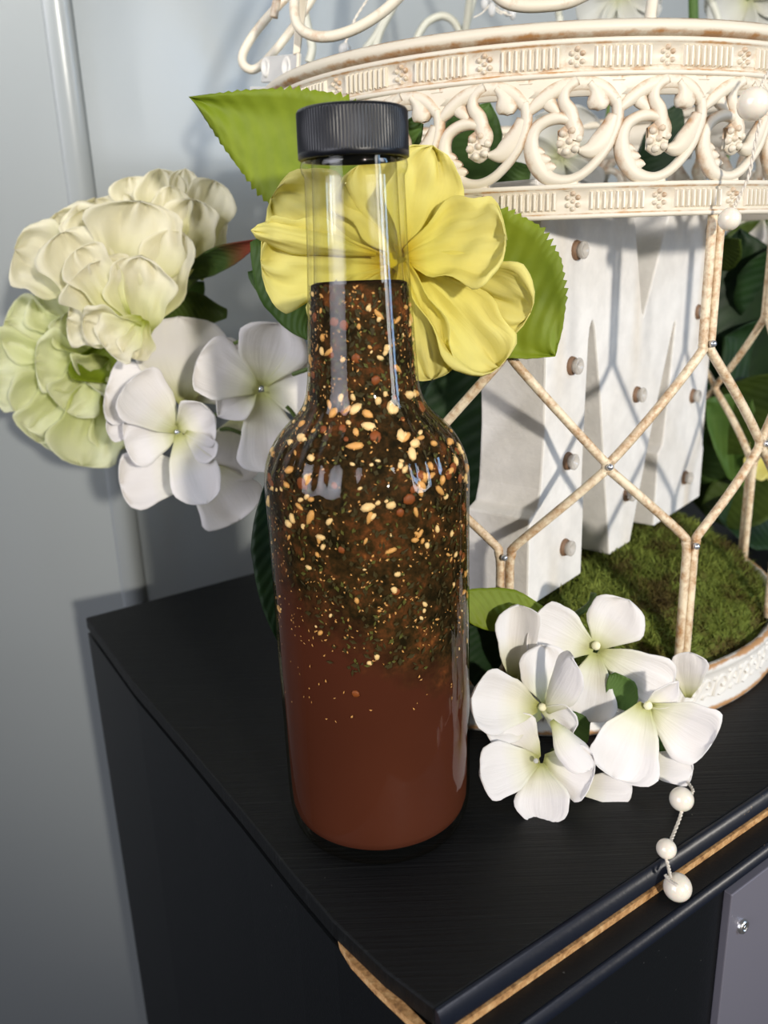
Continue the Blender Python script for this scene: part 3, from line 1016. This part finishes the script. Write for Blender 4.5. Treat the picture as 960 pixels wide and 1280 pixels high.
# ------------------------------------------------------------------ petals and leaves
PROF = {
    'round': [(0, .14), (.08, .24), (.2, .46), (.38, .80), (.55, .98), (.68, 1.0), (.8, .92), (.9, .72), (.96, .47), (1, 0)],
    'fan': [(0, .16), (.1, .30), (.25, .54), (.45, .80), (.65, .97), (.8, 1.0), (.9, .90), (.96, .66), (.99, .35), (1, 0)],
    'point': [(0, .25), (.12, .45), (.3, .82), (.48, 1.0), (.65, .92), (.8, .68), (.92, .32), (1, 0)],
    'tri': [(0, .12), (.1, .55), (.25, .93), (.4, 1.0), (.6, .78), (.8, .42), (.92, .17), (1, 0)],
    'lance': [(0, .2), (.15, .6), (.35, .95), (.55, 1), (.75, .78), (.9, .4), (1, 0)],
}
def prof_at(name, t):
    P = PROF[name]
    for (t0, f0), (t1, f1) in zip(P, P[1:]):
        if t <= t1:
            k = (t - t0) / (t1 - t0)
            return f0 + (f1 - f0) * k
    return 0
rp = random.Random(5)
def sheet(b, t, Wd, prof='round', cup=.18, bend=0.0, tilt=0.0, ruf=.04, teeth=0, nt=14, nu=10, fold=0.0, face=None, skew=0.0, notch=.04, crk=0.0):
    """a thin curved petal or leaf from base b to tip t; Wd full width; cup lifts the sides towards the viewer side"""
    a = t - b
    L = a.length
    ah = a.normalized()
    to = (face if face is not None else (CAM - (b + t) / 2)).normalized()
    s = ah.cross(to)
    s = s.normalized() if s.length > 1e-6 else ah.orthogonal().normalized()
    s = Matrix.Rotation(tilt, 3, ah) @ s
    n = s.cross(ah).normalized()
    if n.dot(to) < 0: n = -n
    ph, kk = rp.uniform(0, 6.28), rp.uniform(3.5, 5.5)
    ph2 = rp.uniform(0, 6.28)
    V, uv, Fc = [], [], []
    for j in range(nt + 1):
        tt = math.sin(PI / 2 * (j / nt)) if not teeth else j / nt
        f = prof_at(prof, tt)
        for i in range(nu + 1):
            u = -1 + 2 * i / nu
            w = Wd * .5 * f
            ed = 1 + notch * math.sin(ph2 + tt * 13 + u * 2) * abs(u)
            if teeth: ed = 1 + .028 * abs(u) ** 6 * ((1 if (j % 2) else -1) + .8 * math.sin(j * 2.7 + ph))
            ax = tt - .05 * notch * 10 * (1 - math.cos(u * PI * 1.0)) * .0
            crn = crk * Wd * (math.sin(u * 9 + ph2 + tt * 4) * .5 + math.sin(tt * 17 + u * 6 + ph) * .35 + math.sin(u * 15 - tt * 9 + ph) * .3) * (.25 + tt)
            off = crn + cup * Wd * f * (u * u - .25) + bend * L * tt * tt + ruf * Wd * math.sin(kk * u + ph + tt * 2) * tt * (abs(u) * .7 + .3) - fold * Wd * f * (1 - abs(u))
            V.append(b + a * ax + s * (u * w * ed + skew * Wd * math.sin(PI * tt)) + n * off)
            uv.append((i / nu, tt))
    m = nu + 1
    for j in range(nt):
        for i in range(nu):
            Fc.append((j * m + i, j * m + i + 1, (j + 1) * m + i + 1, (j + 1) * m + i))
    return V, Fc, uv
def petal(name, parent, mat, bpx, tpx, wpx, **kw):
    b, t = at(*bpx), at(*tpx)
    d = ((b + t) / 2 - CAM).dot(fwd_v)
    V, Fc, uv = sheet(b, t, wpx * d / F, **kw)
    lab = kw.pop('label', None)
    o = wobj(name, V, Fc, mat, parent, origin=b, uv=uv)
    m = o.modifiers.new('thickness', 'SOLIDIFY')
    m.thickness = .0003
    m.offset = 0
    return o
fwd_v = Vector((RM[0][2], RM[1][2], RM[2][2]))
def leaf(parent, mat, bpx, tpx, wpx, name='leaf', prof='tri', teeth=1, **kw):
    kw.setdefault('nt', 44 if teeth else 16)
    kw.setdefault('cup', .06)
    kw.setdefault('ruf', .03)
    return petal(name, parent, mat, bpx, tpx, wpx, prof=prof, teeth=teeth, **kw)
def center_bead(parent, px, py, Y, r=.0011, mat='crystal'):
    c = at(px, py, Y)
    V, Fc = ball(r, 10, 8)
    return obj('centre_bead', mesh('centre_bead', V, Fc), M[mat], parent, c)
def stem(parent, pts, r, mat, name='stem'):
    P = [Vector(p) for p in spline([tuple(at(*p)) for p in pts], 6)]
    V, Fc = tube(P, r, 8)
    return wobj(name, V, Fc, mat, parent, origin=P[0])

# --- white hydrangea at the foot of the cage
hy = thing('hydrangea', 'white silk hydrangea sprig lying on the black cabinet top', 'flower', atz(745, 960, 0), 'white hydrangea sprigs')
H = M['hyd']
def floret(parent, px, py, Y, petals, bead=None, mat=None):
    f = node('floret', parent, (0, 0, 0))
    f.location = at(px, py, Y) - wloc(parent)
    for (b, t, w, kw) in petals:
        kw = dict(dict(crk=.015, notch=.05, nu=12), **kw)
        petal('petal', f, mat or H, b, t, w, **kw)
    if bead: center_bead(f, *bead)
    return f
# right behind: translucent petal against the base rim
floret(hy, 745, 808, .030, [
    ((744, 810, .030), (786, 750, .030), 76, dict(prof='round', cup=.10, tilt=.25)),
    ((742, 812, .030), (664, 778, .028), 76, dict(prof='fan', cup=.12, tilt=-.15)),
    ((748, 814, .030), (838, 862, .024), 66, dict(prof='fan', cup=.10, tilt=.2)),
    ((744, 816, .030), (730, 901, .018), 70, dict(prof='fan', cup=.14, tilt=-.3)),
], (745, 807, .0285, .0016, 'cream'))
floret(hy, 672, 884, .016, [
    ((676, 890, .016), (598, 886, .010), 92, dict(prof='fan', cup=.10, tilt=.3)),
    ((672, 884, .012), (588, 872, .002), 78, dict(prof='fan', cup=.20, tilt=-.1)),
    ((682, 880, .018), (676, 806, .022), 70, dict(prof='round', cup=.10, tilt=.5)),
    ((680, 892, .012), (716, 822, .004), 60, dict(prof='round', cup=-.25, tilt=-.7)),
    ((640, 848, .026), (648, 756, .028), 56, dict(prof='fan', cup=.30, tilt=.2)),
    ((648, 850, .030), (662, 790, .032), 40, dict(prof='round', cup=.2)),
    ((676, 886, .012), (722, 906, .004), 46, dict(prof='round', cup=.15, tilt=.6)),
], (678, 884, .011, .0014, 'cream'))
floret(hy, 670, 950, .004, [
    ((672, 950, .004), (630, 912, .006), 74, dict(prof='fan', cup=.12, tilt=.2)),
    ((674, 950, .003), (600, 968, -.006), 70, dict(prof='fan', cup=.10, tilt=-.1)),
    ((680, 948, .004), (742, 970, -.004), 70, dict(prof='fan', cup=.14, tilt=.3)),
    ((690, 900, .004), (740, 962, -.006), 48, dict(prof='round', cup=-.3, tilt=-.6)),
    ((676, 954, .002), (680, 1031, -.009), 68, dict(prof='round', cup=.16, tilt=.1)),
], (670, 951, .000, .0009, 'crystal'))
floret(hy, 812, 884, .014, [
    ((860, 872, .034), (862, 816, .034), 44, dict(prof='fan', cup=.1)),
    ((806, 884, .012), (848, 852, .010), 36, dict(prof='point', cup=.3, tilt=.8)),
    ((812, 884, .012), (890, 928, .004), 84, dict(prof='fan', cup=.14, tilt=.35)),
    ((806, 880, .012), (766, 972, .000), 92, dict(prof='fan', cup=.16, tilt=-.35)),
    ((796, 952, .010), (866, 962, .006), 44, dict(prof='fan', cup=.1)),
    ((712, 984, .004), (790, 986, .002), 40, dict(prof='fan', cup=.1)),
], (810, 882, .0105, .0015, 'cream'))
leaf(hy, M['leaf'], (690, 772, .034), (556, 752, .030), 56, prof='lance', teeth=0)
leaf(hy, M['leaf2'], (765, 842, .024), (790, 890, .020), 40, prof='lance', teeth=0)
leaf(hy, M['leaf2'], (800, 900, .016), (850, 948, .010), 34, prof='lance', teeth=0)
leaf(hy, M['leaf2'], (735, 900, .016), (700, 920, .014), 46, prof='lance', teeth=0)
stem(hy, [(690, 780, .036), (720, 768, .038), (738, 755, .040), (742, 742, .040)], .0012, M['stem'])
stem(hy, [(745, 812, .033), (740, 850, .030), (735, 900, .022), (720, 930, .016), (690, 940, .012)], .0012, M['stem'])

# --- white hydrangea left of the bottle
hl_ = thing('hydrangea', 'white silk hydrangea sprig hanging behind the left side of the bottle', 'flower', at(250, 540, .13), 'white hydrangea sprigs')
floret(hl_, 226, 480, .140, [
    ((232, 505, .140), (222, 396, .146), 122, dict(prof='round', cup=.12, tilt=.2)),
    ((218, 505, .132), (132, 488, .128), 86, dict(prof='fan', cup=.2, tilt=.3)),
    ((190, 525, .128), (134, 540, .122), 34, dict(prof='fan', cup=.3, tilt=.2)),
    ((232, 500, .145), (298, 455, .150), 70, dict(prof='round', cup=.1)),
    ((250, 455, .150), (298, 428, .150), 30, dict(prof='round', cup=.3)),
])
floret(hl_, 221, 538, .118, [
    ((222, 538, .118), (158, 480, .112), 78, dict(prof='fan', cup=.16, tilt=.3)),
    ((222, 540, .118), (156, 555, .112), 64, dict(prof='fan', cup=.14, tilt=-.2)),
    ((222, 534, .118), (268, 520, .112), 66, dict(prof='round', cup=.2, tilt=.3)),
    ((232, 540, .117), (270, 570, .112), 36, dict(prof='fan', cup=.2, tilt=.4)),
    ((222, 542, .118), (258, 630, .108), 64, dict(prof='round', cup=.14, tilt=.1)),
], (221, 540, .1145, .0010, 'silver'))
floret(hl_, 245, 598, .130, [
    ((245, 590, .130), (150, 604, .124), 72, dict(prof='fan', cup=.1, tilt=.1)),
    ((255, 580, .132), (300, 650, .126), 88, dict(prof='fan', cup=.12, tilt=-.2)),
    ((300, 520, .138), (285, 600, .134), 80, dict(prof='round', cup=.12, tilt=.2)),
])
floret(hl_, 326, 485, .120, [
    ((324, 486, .120), (246, 452, .114), 84, dict(prof='fan', cup=.12, tilt=.35)),
    ((318, 488, .119), (272, 520, .112), 50, dict(prof='point', cup=.12, tilt=.3)),
    ((328, 482, .121), (348, 404, .122), 92, dict(prof='round', cup=.14, tilt=.2)),
    ((330, 486, .121), (405, 478, .122), 90, dict(prof='round', cup=.1, tilt=-.2)),
    ((328, 490, .120), (342, 590, .112), 84, dict(prof='fan', cup=.12, tilt=-.15)),
], (326, 486, .1165, .0010, 'silver'))
for pts in ([(250, 520, .140), (285, 516, .135), (310, 500, .128)], [(262, 540, .140), (285, 536, .135), (306, 544, .130)], [(276, 436, .150), (296, 428, .145), (312, 420, .14)],
            [(366, 468, .110), (378, 464, .108), (388, 460, .107)], [(358, 508, .110), (364, 514, .110), (370, 522, .11)]):
    stem(hl_, pts, .0009, M['stem'])

# --- the two peonies at far left
pe = thing('peony', 'large cream silk peony at the left, higher of the two peonies', 'flower', at(150, 340, .15), 'cream peonies at the left')
def petals(root, mat, rows):
    for (b, t, w, kw) in rows:
        kw = dict(dict(nt=22, nu=18, crk=.07, notch=.13), **kw)
        petal('petal', root, mat, b, t, w, **kw)
P_ = M['peony']
petals(pe, P_, [
    ((238, 335, .158), (268, 226, .160), 62, dict(prof='fan', cup=.25, ruf=.06)),
    ((235, 320, .160), (231, 211, .166), 46, dict(prof='round', cup=.2)),
    ((212, 320, .162), (199, 212, .166), 62, dict(prof='round', cup=.25, ruf=.06)),
    ((225, 350, .154), (246, 250, .152), 66, dict(prof='fan', cup=.3)),
    ((250, 350, .162), (270, 268, .166), 40, dict(prof='fan', cup=.2)),
    ((190, 310, .164), (162, 222, .168), 56, dict(prof='fan', cup=.2)),
    ((215, 320, .154), (214, 232, .152), 50, dict(prof='round', cup=.3)),
    ((165, 350, .160), (120, 250, .166), 100, dict(prof='fan', cup=.2)),
    ((150, 360, .158), (72, 268, .160), 96, dict(prof='fan', cup=.2, ruf=.06)),
    ((130, 355, .154), (20, 312, .150), 92, dict(prof='fan', cup=.22, ruf=.06)),
    ((150, 350, .148), (104, 262, .146), 84, dict(prof='fan', cup=.25, ruf=.07)),
    ((165, 400, .142), (176, 252, .136), 118, dict(prof='fan', cup=.18, ruf=.05)),
    ((150, 410, .140), (74, 292, .132), 86, dict(prof='fan', cup=.25, ruf=.05)),
    ((165, 415, .136), (112, 330, .126), 100, dict(prof='fan', cup=.25, ruf=.03)),
    ((178, 425, .138), (228, 290, .142), 68, dict(prof='round', cup=.35, tilt=-.3)),
    ((180, 420, .132), (176, 320, .126), 84, dict(prof='round', cup=.25, tilt=-.2)),
    ((160, 400, .128), (96, 312, .124), 62, dict(prof='fan', cup=.3, ruf=.06)),
    ((178, 412, .122), (104, 400, .120), 56, dict(prof='fan', cup=.3, tilt=-.4)),
    ((180, 400, .122), (132, 436, .116), 66, dict(prof='fan', cup=.25, tilt=.3)),
    ((182, 400, .124), (165, 448, .118), 44, dict(prof='fan', cup=.2)),
    ((172, 408, .128), (86, 398, .130), 70, dict(prof='fan', cup=.2)),
])
stem(pe, [(175, 420, .135), (200, 395, .150), (235, 350, .160), (262, 330, .165)], .0030, M['stem'])
leaf(pe, M['redleaf'], (322, 302, .118), (226, 346, .160), 30, prof='lance', teeth=0, cup=.3, label=None) if False else leaf(pe, M['redleaf'], (322, 302, .118), (226, 346, .160), 30, prof='lance', teeth=0, cup=.3)
leaf(pe, M['olive'], (284, 392, .150), (196, 384, .156), 46, prof='point', teeth=0, cup=.2)
leaf(pe, M['leaf2'], (215, 395, .165), (255, 352, .168), 34, prof='lance', teeth=0)
p2 = thing('peony', 'pale green silk peony at the left edge, lower of the two peonies', 'flower', at(100, 470, .165), 'cream peonies at the left')
petals(p2, M['peony_green'], [
    ((120, 450, .180), (60, 362, .186), 84, dict(prof='fan', cup=.2)),
    ((118, 450, .178), (8, 402, .180), 78, dict(prof='fan', cup=.22, ruf=.06)),
    ((118, 458, .176), (-12, 470, .176), 104, dict(prof='fan', cup=.22, ruf=.05)),
    ((122, 462, .172), (24, 520, .166), 84, dict(prof='fan', cup=.25, ruf=.06)),
    ((122, 466, .170), (48, 552, .166), 84, dict(prof='fan', cup=.25, ruf=.05)),
    ((126, 466, .166), (104, 582, .158), 88, dict(prof='fan', cup=.28, ruf=.05)),
    ((128, 464, .170), (150, 562, .168), 60, dict(prof='fan', cup=.2)),
    ((130, 455, .164), (80, 512, .154), 62, dict(prof='fan', cup=.3)),
    ((122, 455, .168), (44, 452, .158), 78, dict(prof='fan', cup=.3)),
    ((130, 455, .168), (90, 388, .170), 80, dict(prof='fan', cup=.3)),
    ((140, 460, .172), (178, 520, .176), 60, dict(prof='fan', cup=.2)),
    ((138, 450, .160), (110, 480, .154), 70, dict(prof='fan', cup=.4)),
])
stem(p2, [(125, 462, .172), (160, 440, .182), (200, 410, .186), (240, 385, .186)], .0030, M['stem'])
petal('throat', p2, M['leaf'], (140, 478, .157), (112, 436, .158), 76, prof='round', cup=.4)

# --- yellow blossom behind the neck with two serrated leaves
ye = thing('blossom', 'yellow silk blossom with serrated green leaves behind the bottle neck', 'flower', at(488, 320, .047))
Yl = M['yellow']
petals(ye, Yl, [
    ((505, 322, .044), (452, 205, .046), 104, dict(prof='fan', cup=.12, ruf=.06)),
    ((490, 330, .046), (340, 248, .048), 118, dict(prof='fan', cup=.12, ruf=.05)),
    ((480, 330, .044), (326, 326, .040), 112, dict(prof='fan', cup=.14, ruf=.05)),
    ((470, 318, .040), (314, 288, .036), 34, dict(prof='round', cup=-.5, ruf=.02)),
    ((490, 335, .044), (420, 440, .042), 110, dict(prof='fan', cup=.14)),
    ((506, 322, .040), (540, 182, .038), 94, dict(prof='round', cup=.16, ruf=.06, tilt=.25)),
    ((506, 322, .038), (632, 296, .030), 118, dict(prof='fan', cup=.20, ruf=.07, tilt=-.35)),
    ((512, 322, .040), (664, 388, .034), 92, dict(prof='fan', cup=.14, ruf=.07, tilt=.35)),
    ((506, 326, .038), (622, 460, .032), 96, dict(prof='fan', cup=.20, ruf=.08, tilt=-.35)),
    ((504, 328, .036), (542, 474, .030), 78, dict(prof='fan', cup=.20, ruf=.07, tilt=.3)),
])
V, Fc = ball(.0060, 14, 10, 1, .6, 1)
obj('flower_centre', mesh('flower_centre', V, Fc), M['ycore'], ye, at(497, 324, .047))
leaf(ye, M['leaf'], (505, 258, .062), (238, 122, .076), 166, nt=60, ruf=.04)
leaf(ye, M['leaf'], (535, 256, .052), (694, 445, .040), 172, nt=60, ruf=.04, prof='point')
leaf(ye, M['leaf2'], (470, 240, .072), (531, 136, .062), 56, nt=30)
leaf(ye, M['leaf2'], (318, 300, .075), (384, 425, .070), 56, prof='lance', teeth=0, cup=-.15)
leaf(ye, M['leaf2'], (345, 362, .078), (310, 340, .080), 26, prof='lance', teeth=0)

# --- dark greenery behind the bottle and inside the cage
gr = thing('greenery', 'dark green leaves tucked between the bottle and the birdcage', 'foliage', atz(420, 800, 0))
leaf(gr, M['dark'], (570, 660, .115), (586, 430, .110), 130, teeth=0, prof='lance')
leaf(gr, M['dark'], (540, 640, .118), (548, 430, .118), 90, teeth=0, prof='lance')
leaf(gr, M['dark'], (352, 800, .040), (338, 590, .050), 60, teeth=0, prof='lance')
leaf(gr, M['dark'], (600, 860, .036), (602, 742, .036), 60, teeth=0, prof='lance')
ivy = thing('greenery', 'dark green leafy spray at the right behind the birdcage wires', 'foliage', at(940, 600, .25))
rl = random.Random(21)
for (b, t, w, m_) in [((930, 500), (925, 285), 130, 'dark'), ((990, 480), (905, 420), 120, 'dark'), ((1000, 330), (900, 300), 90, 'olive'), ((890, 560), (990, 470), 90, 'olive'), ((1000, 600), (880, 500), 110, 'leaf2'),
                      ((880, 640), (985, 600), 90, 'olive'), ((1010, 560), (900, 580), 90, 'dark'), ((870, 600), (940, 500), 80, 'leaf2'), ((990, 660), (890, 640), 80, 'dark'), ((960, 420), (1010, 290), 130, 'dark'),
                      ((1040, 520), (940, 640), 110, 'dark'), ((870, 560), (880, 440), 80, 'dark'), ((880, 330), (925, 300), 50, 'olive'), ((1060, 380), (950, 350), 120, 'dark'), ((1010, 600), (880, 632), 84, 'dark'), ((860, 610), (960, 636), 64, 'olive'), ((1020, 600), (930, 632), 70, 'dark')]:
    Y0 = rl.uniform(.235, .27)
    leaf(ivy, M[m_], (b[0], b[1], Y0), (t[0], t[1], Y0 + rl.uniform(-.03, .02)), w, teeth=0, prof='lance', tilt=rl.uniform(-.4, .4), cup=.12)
lf = thing('greenery', 'green leaf pair seen through the scroll openings of the birdcage', 'foliage', at(590, 230, .12))
leaf(lf, M['leaf2'], (560, 245, .125), (612, 128, .130), 84, teeth=0, prof='lance')
leaf(lf, M['leaf2'], (600, 250, .135), (664, 208, .135), 50, teeth=0, prof='lance')
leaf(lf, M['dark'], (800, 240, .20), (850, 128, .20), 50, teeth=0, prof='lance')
def bloom(label, px, py, Y, r, mat, n=7, seed=1):
    t = thing('blossom', label, 'flower', at(px, py, Y))
    c = at(px, py, Y)
    if c.z > .25:
        P = [Vector(q) for q in spline([tuple(c), (c.x, c.y + .008, c.z - .02), (c.x - .01, .288, .20), (c.x - .02, .286, .08), (c.x - .03, .284, .004)], 6)]
        wobj('stem', *tube(P, .0012, 7), M['stem'], t, origin=P[0])
    q = random.Random(seed)
    for k in range(n):
        a = 2 * PI * k / n + q.uniform(-.2, .2)
        rr = r * q.uniform(.85, 1.1)
        petal('petal', t, M[mat], (px, py, Y), (px + rr * math.cos(a), py + rr * math.sin(a), Y - .006), r * .95, prof='fan', cup=.25, tilt=q.uniform(-.3, .3))
    return t
bloom('pale flower dimly seen behind the middle scroll openings', 700, 196, .262, 62, 'dim', 6, 2)
bloom('sheer white flower above the rim at top centre right', 775, -8, .30, 56, 'dim', 7, 3)
bloom('sheer white flower above the rim at the top right corner', 935, -2, .30, 60, 'dim', 7, 4)
bloom('white flower under the band at the right edge of the photo', 945, 262, .262, 52, 'hyd', 6, 5)
bloom('yellowish bud flower low in the greenery at the right edge', 968, 566, .235, 40, 'yellow', 5, 6)
st = thing('stem', 'upright green stem behind the top rim of the birdcage', 'stem', at(866, 30, .29))
stem(st, [(868, 60, .29), (867, 20, .29), (866, -30, .29)], .0028, M['leaf2'], 'stalk')

# ------------------------------------------------------------------ pearl strings
def pearls(label, plist, threads, matp='pearl', twist=True):
    c0 = at(*plist[0][:3])
    t = thing('pearl_string', label, 'beads', c0)
    for (px, py, Y, rpx) in plist:
        c = at(px, py, Y)
        d = (c - CAM).dot(fwd_v)
        V, Fc = ball(rpx * d / F, 28, 18)
        obj('pearl', mesh('pearl', V, Fc), M[matp], t, c)
    for pts in threads:
        P = [Vector(p) for p in spline([tuple(at(*p)) for p in pts], 10)]
        if twist:
            vf = []
            for ph in (0, PI):
                Q = []
                for i, p in enumerate(P):
                    a = i * 1.1 + ph
                    Q.append(p + Vector((math.cos(a), math.sin(a), 0)) * .00030)
                vf.append(tube(Q, .00034, 6))
            V, Fc, _ = join(*vf)
        else:
            V, Fc = tube(P, .0003, 6)
        wobj('thread', V, Fc, M['thread'], t, origin=P[0])
    return t
def zpt(px, py, z):
    p = atz(px, py, z)
    return (px, py, p.y)
p1, p2_, p3 = zpt(852, 999, .0044), zpt(833, 1061, .0040), zpt(847, 1109, -.0040)
pearls('string of three pearls trailing over the front edge of the cabinet', [p1 + (15,), p2_ + (12.5,), p3 + (17.5,)],
       [[zpt(860, 978, .004), zpt(866, 988, .005), zpt(862, 996, .0045)], [zpt(853, 1010, .002), zpt(850, 1022, .001), zpt(843, 1040, .001), zpt(838, 1052, .002)], [zpt(832, 1070, .002), zpt(836, 1085, .001), zpt(838, 1096, .0005)],
        [zpt(832, 1094, .0012), zpt(838, 1101, .0012), zpt(846, 1106, .0014)]])
pearls('string of two pearls hanging on the right of the scrolled band', [(942, 130, .036, 20), (912, 274, .040, 14)],
       [[(968, 80, .038), (956, 98, .037), (950, 112, .036)], [(950, 150, .036), (943, 185, .037), (936, 220, .038), (924, 246, .039), (917, 260, .040)]])
pearls('single sheer bead on a wire above the top left rim', [(431, 62, .16, 8)], [[(431, 56, .16), (437, 40, .16), (446, 20, .16), (462, -5, .16), (470, -20, .16)]], 'crystal')
cr = thing('bead_spray', 'small spray of clear crystal beads above the top rim', 'beads', at(614, 8, .2))
for px, py in ((606, 4), (615, 12), (624, 2), (634, 12), (641, 16), (612, -6)):
    c = at(px, py, .2 + (px % 5) * .002)
    V, Fc = ball(.0024, 10, 8, .8, .8, 1.3)
    obj('crystal_bead', mesh('crystal_bead', V, Fc), M['crystal'], cr, c)
for k, (px, py) in enumerate(((592, 22), (640, 20), (634, 16), (628, 18))):
    P = [Vector(p) for p in spline([tuple(at(614, 4, .2)), tuple(at((614 + px) / 2, (4 + py) / 2 + 3, .2)), tuple(at(px, py, .2))], 5)]
    V, Fc = tube(P, .0003, 5)
    wobj('bead_wire', V, Fc, M['thread'], cr, origin=P[0])
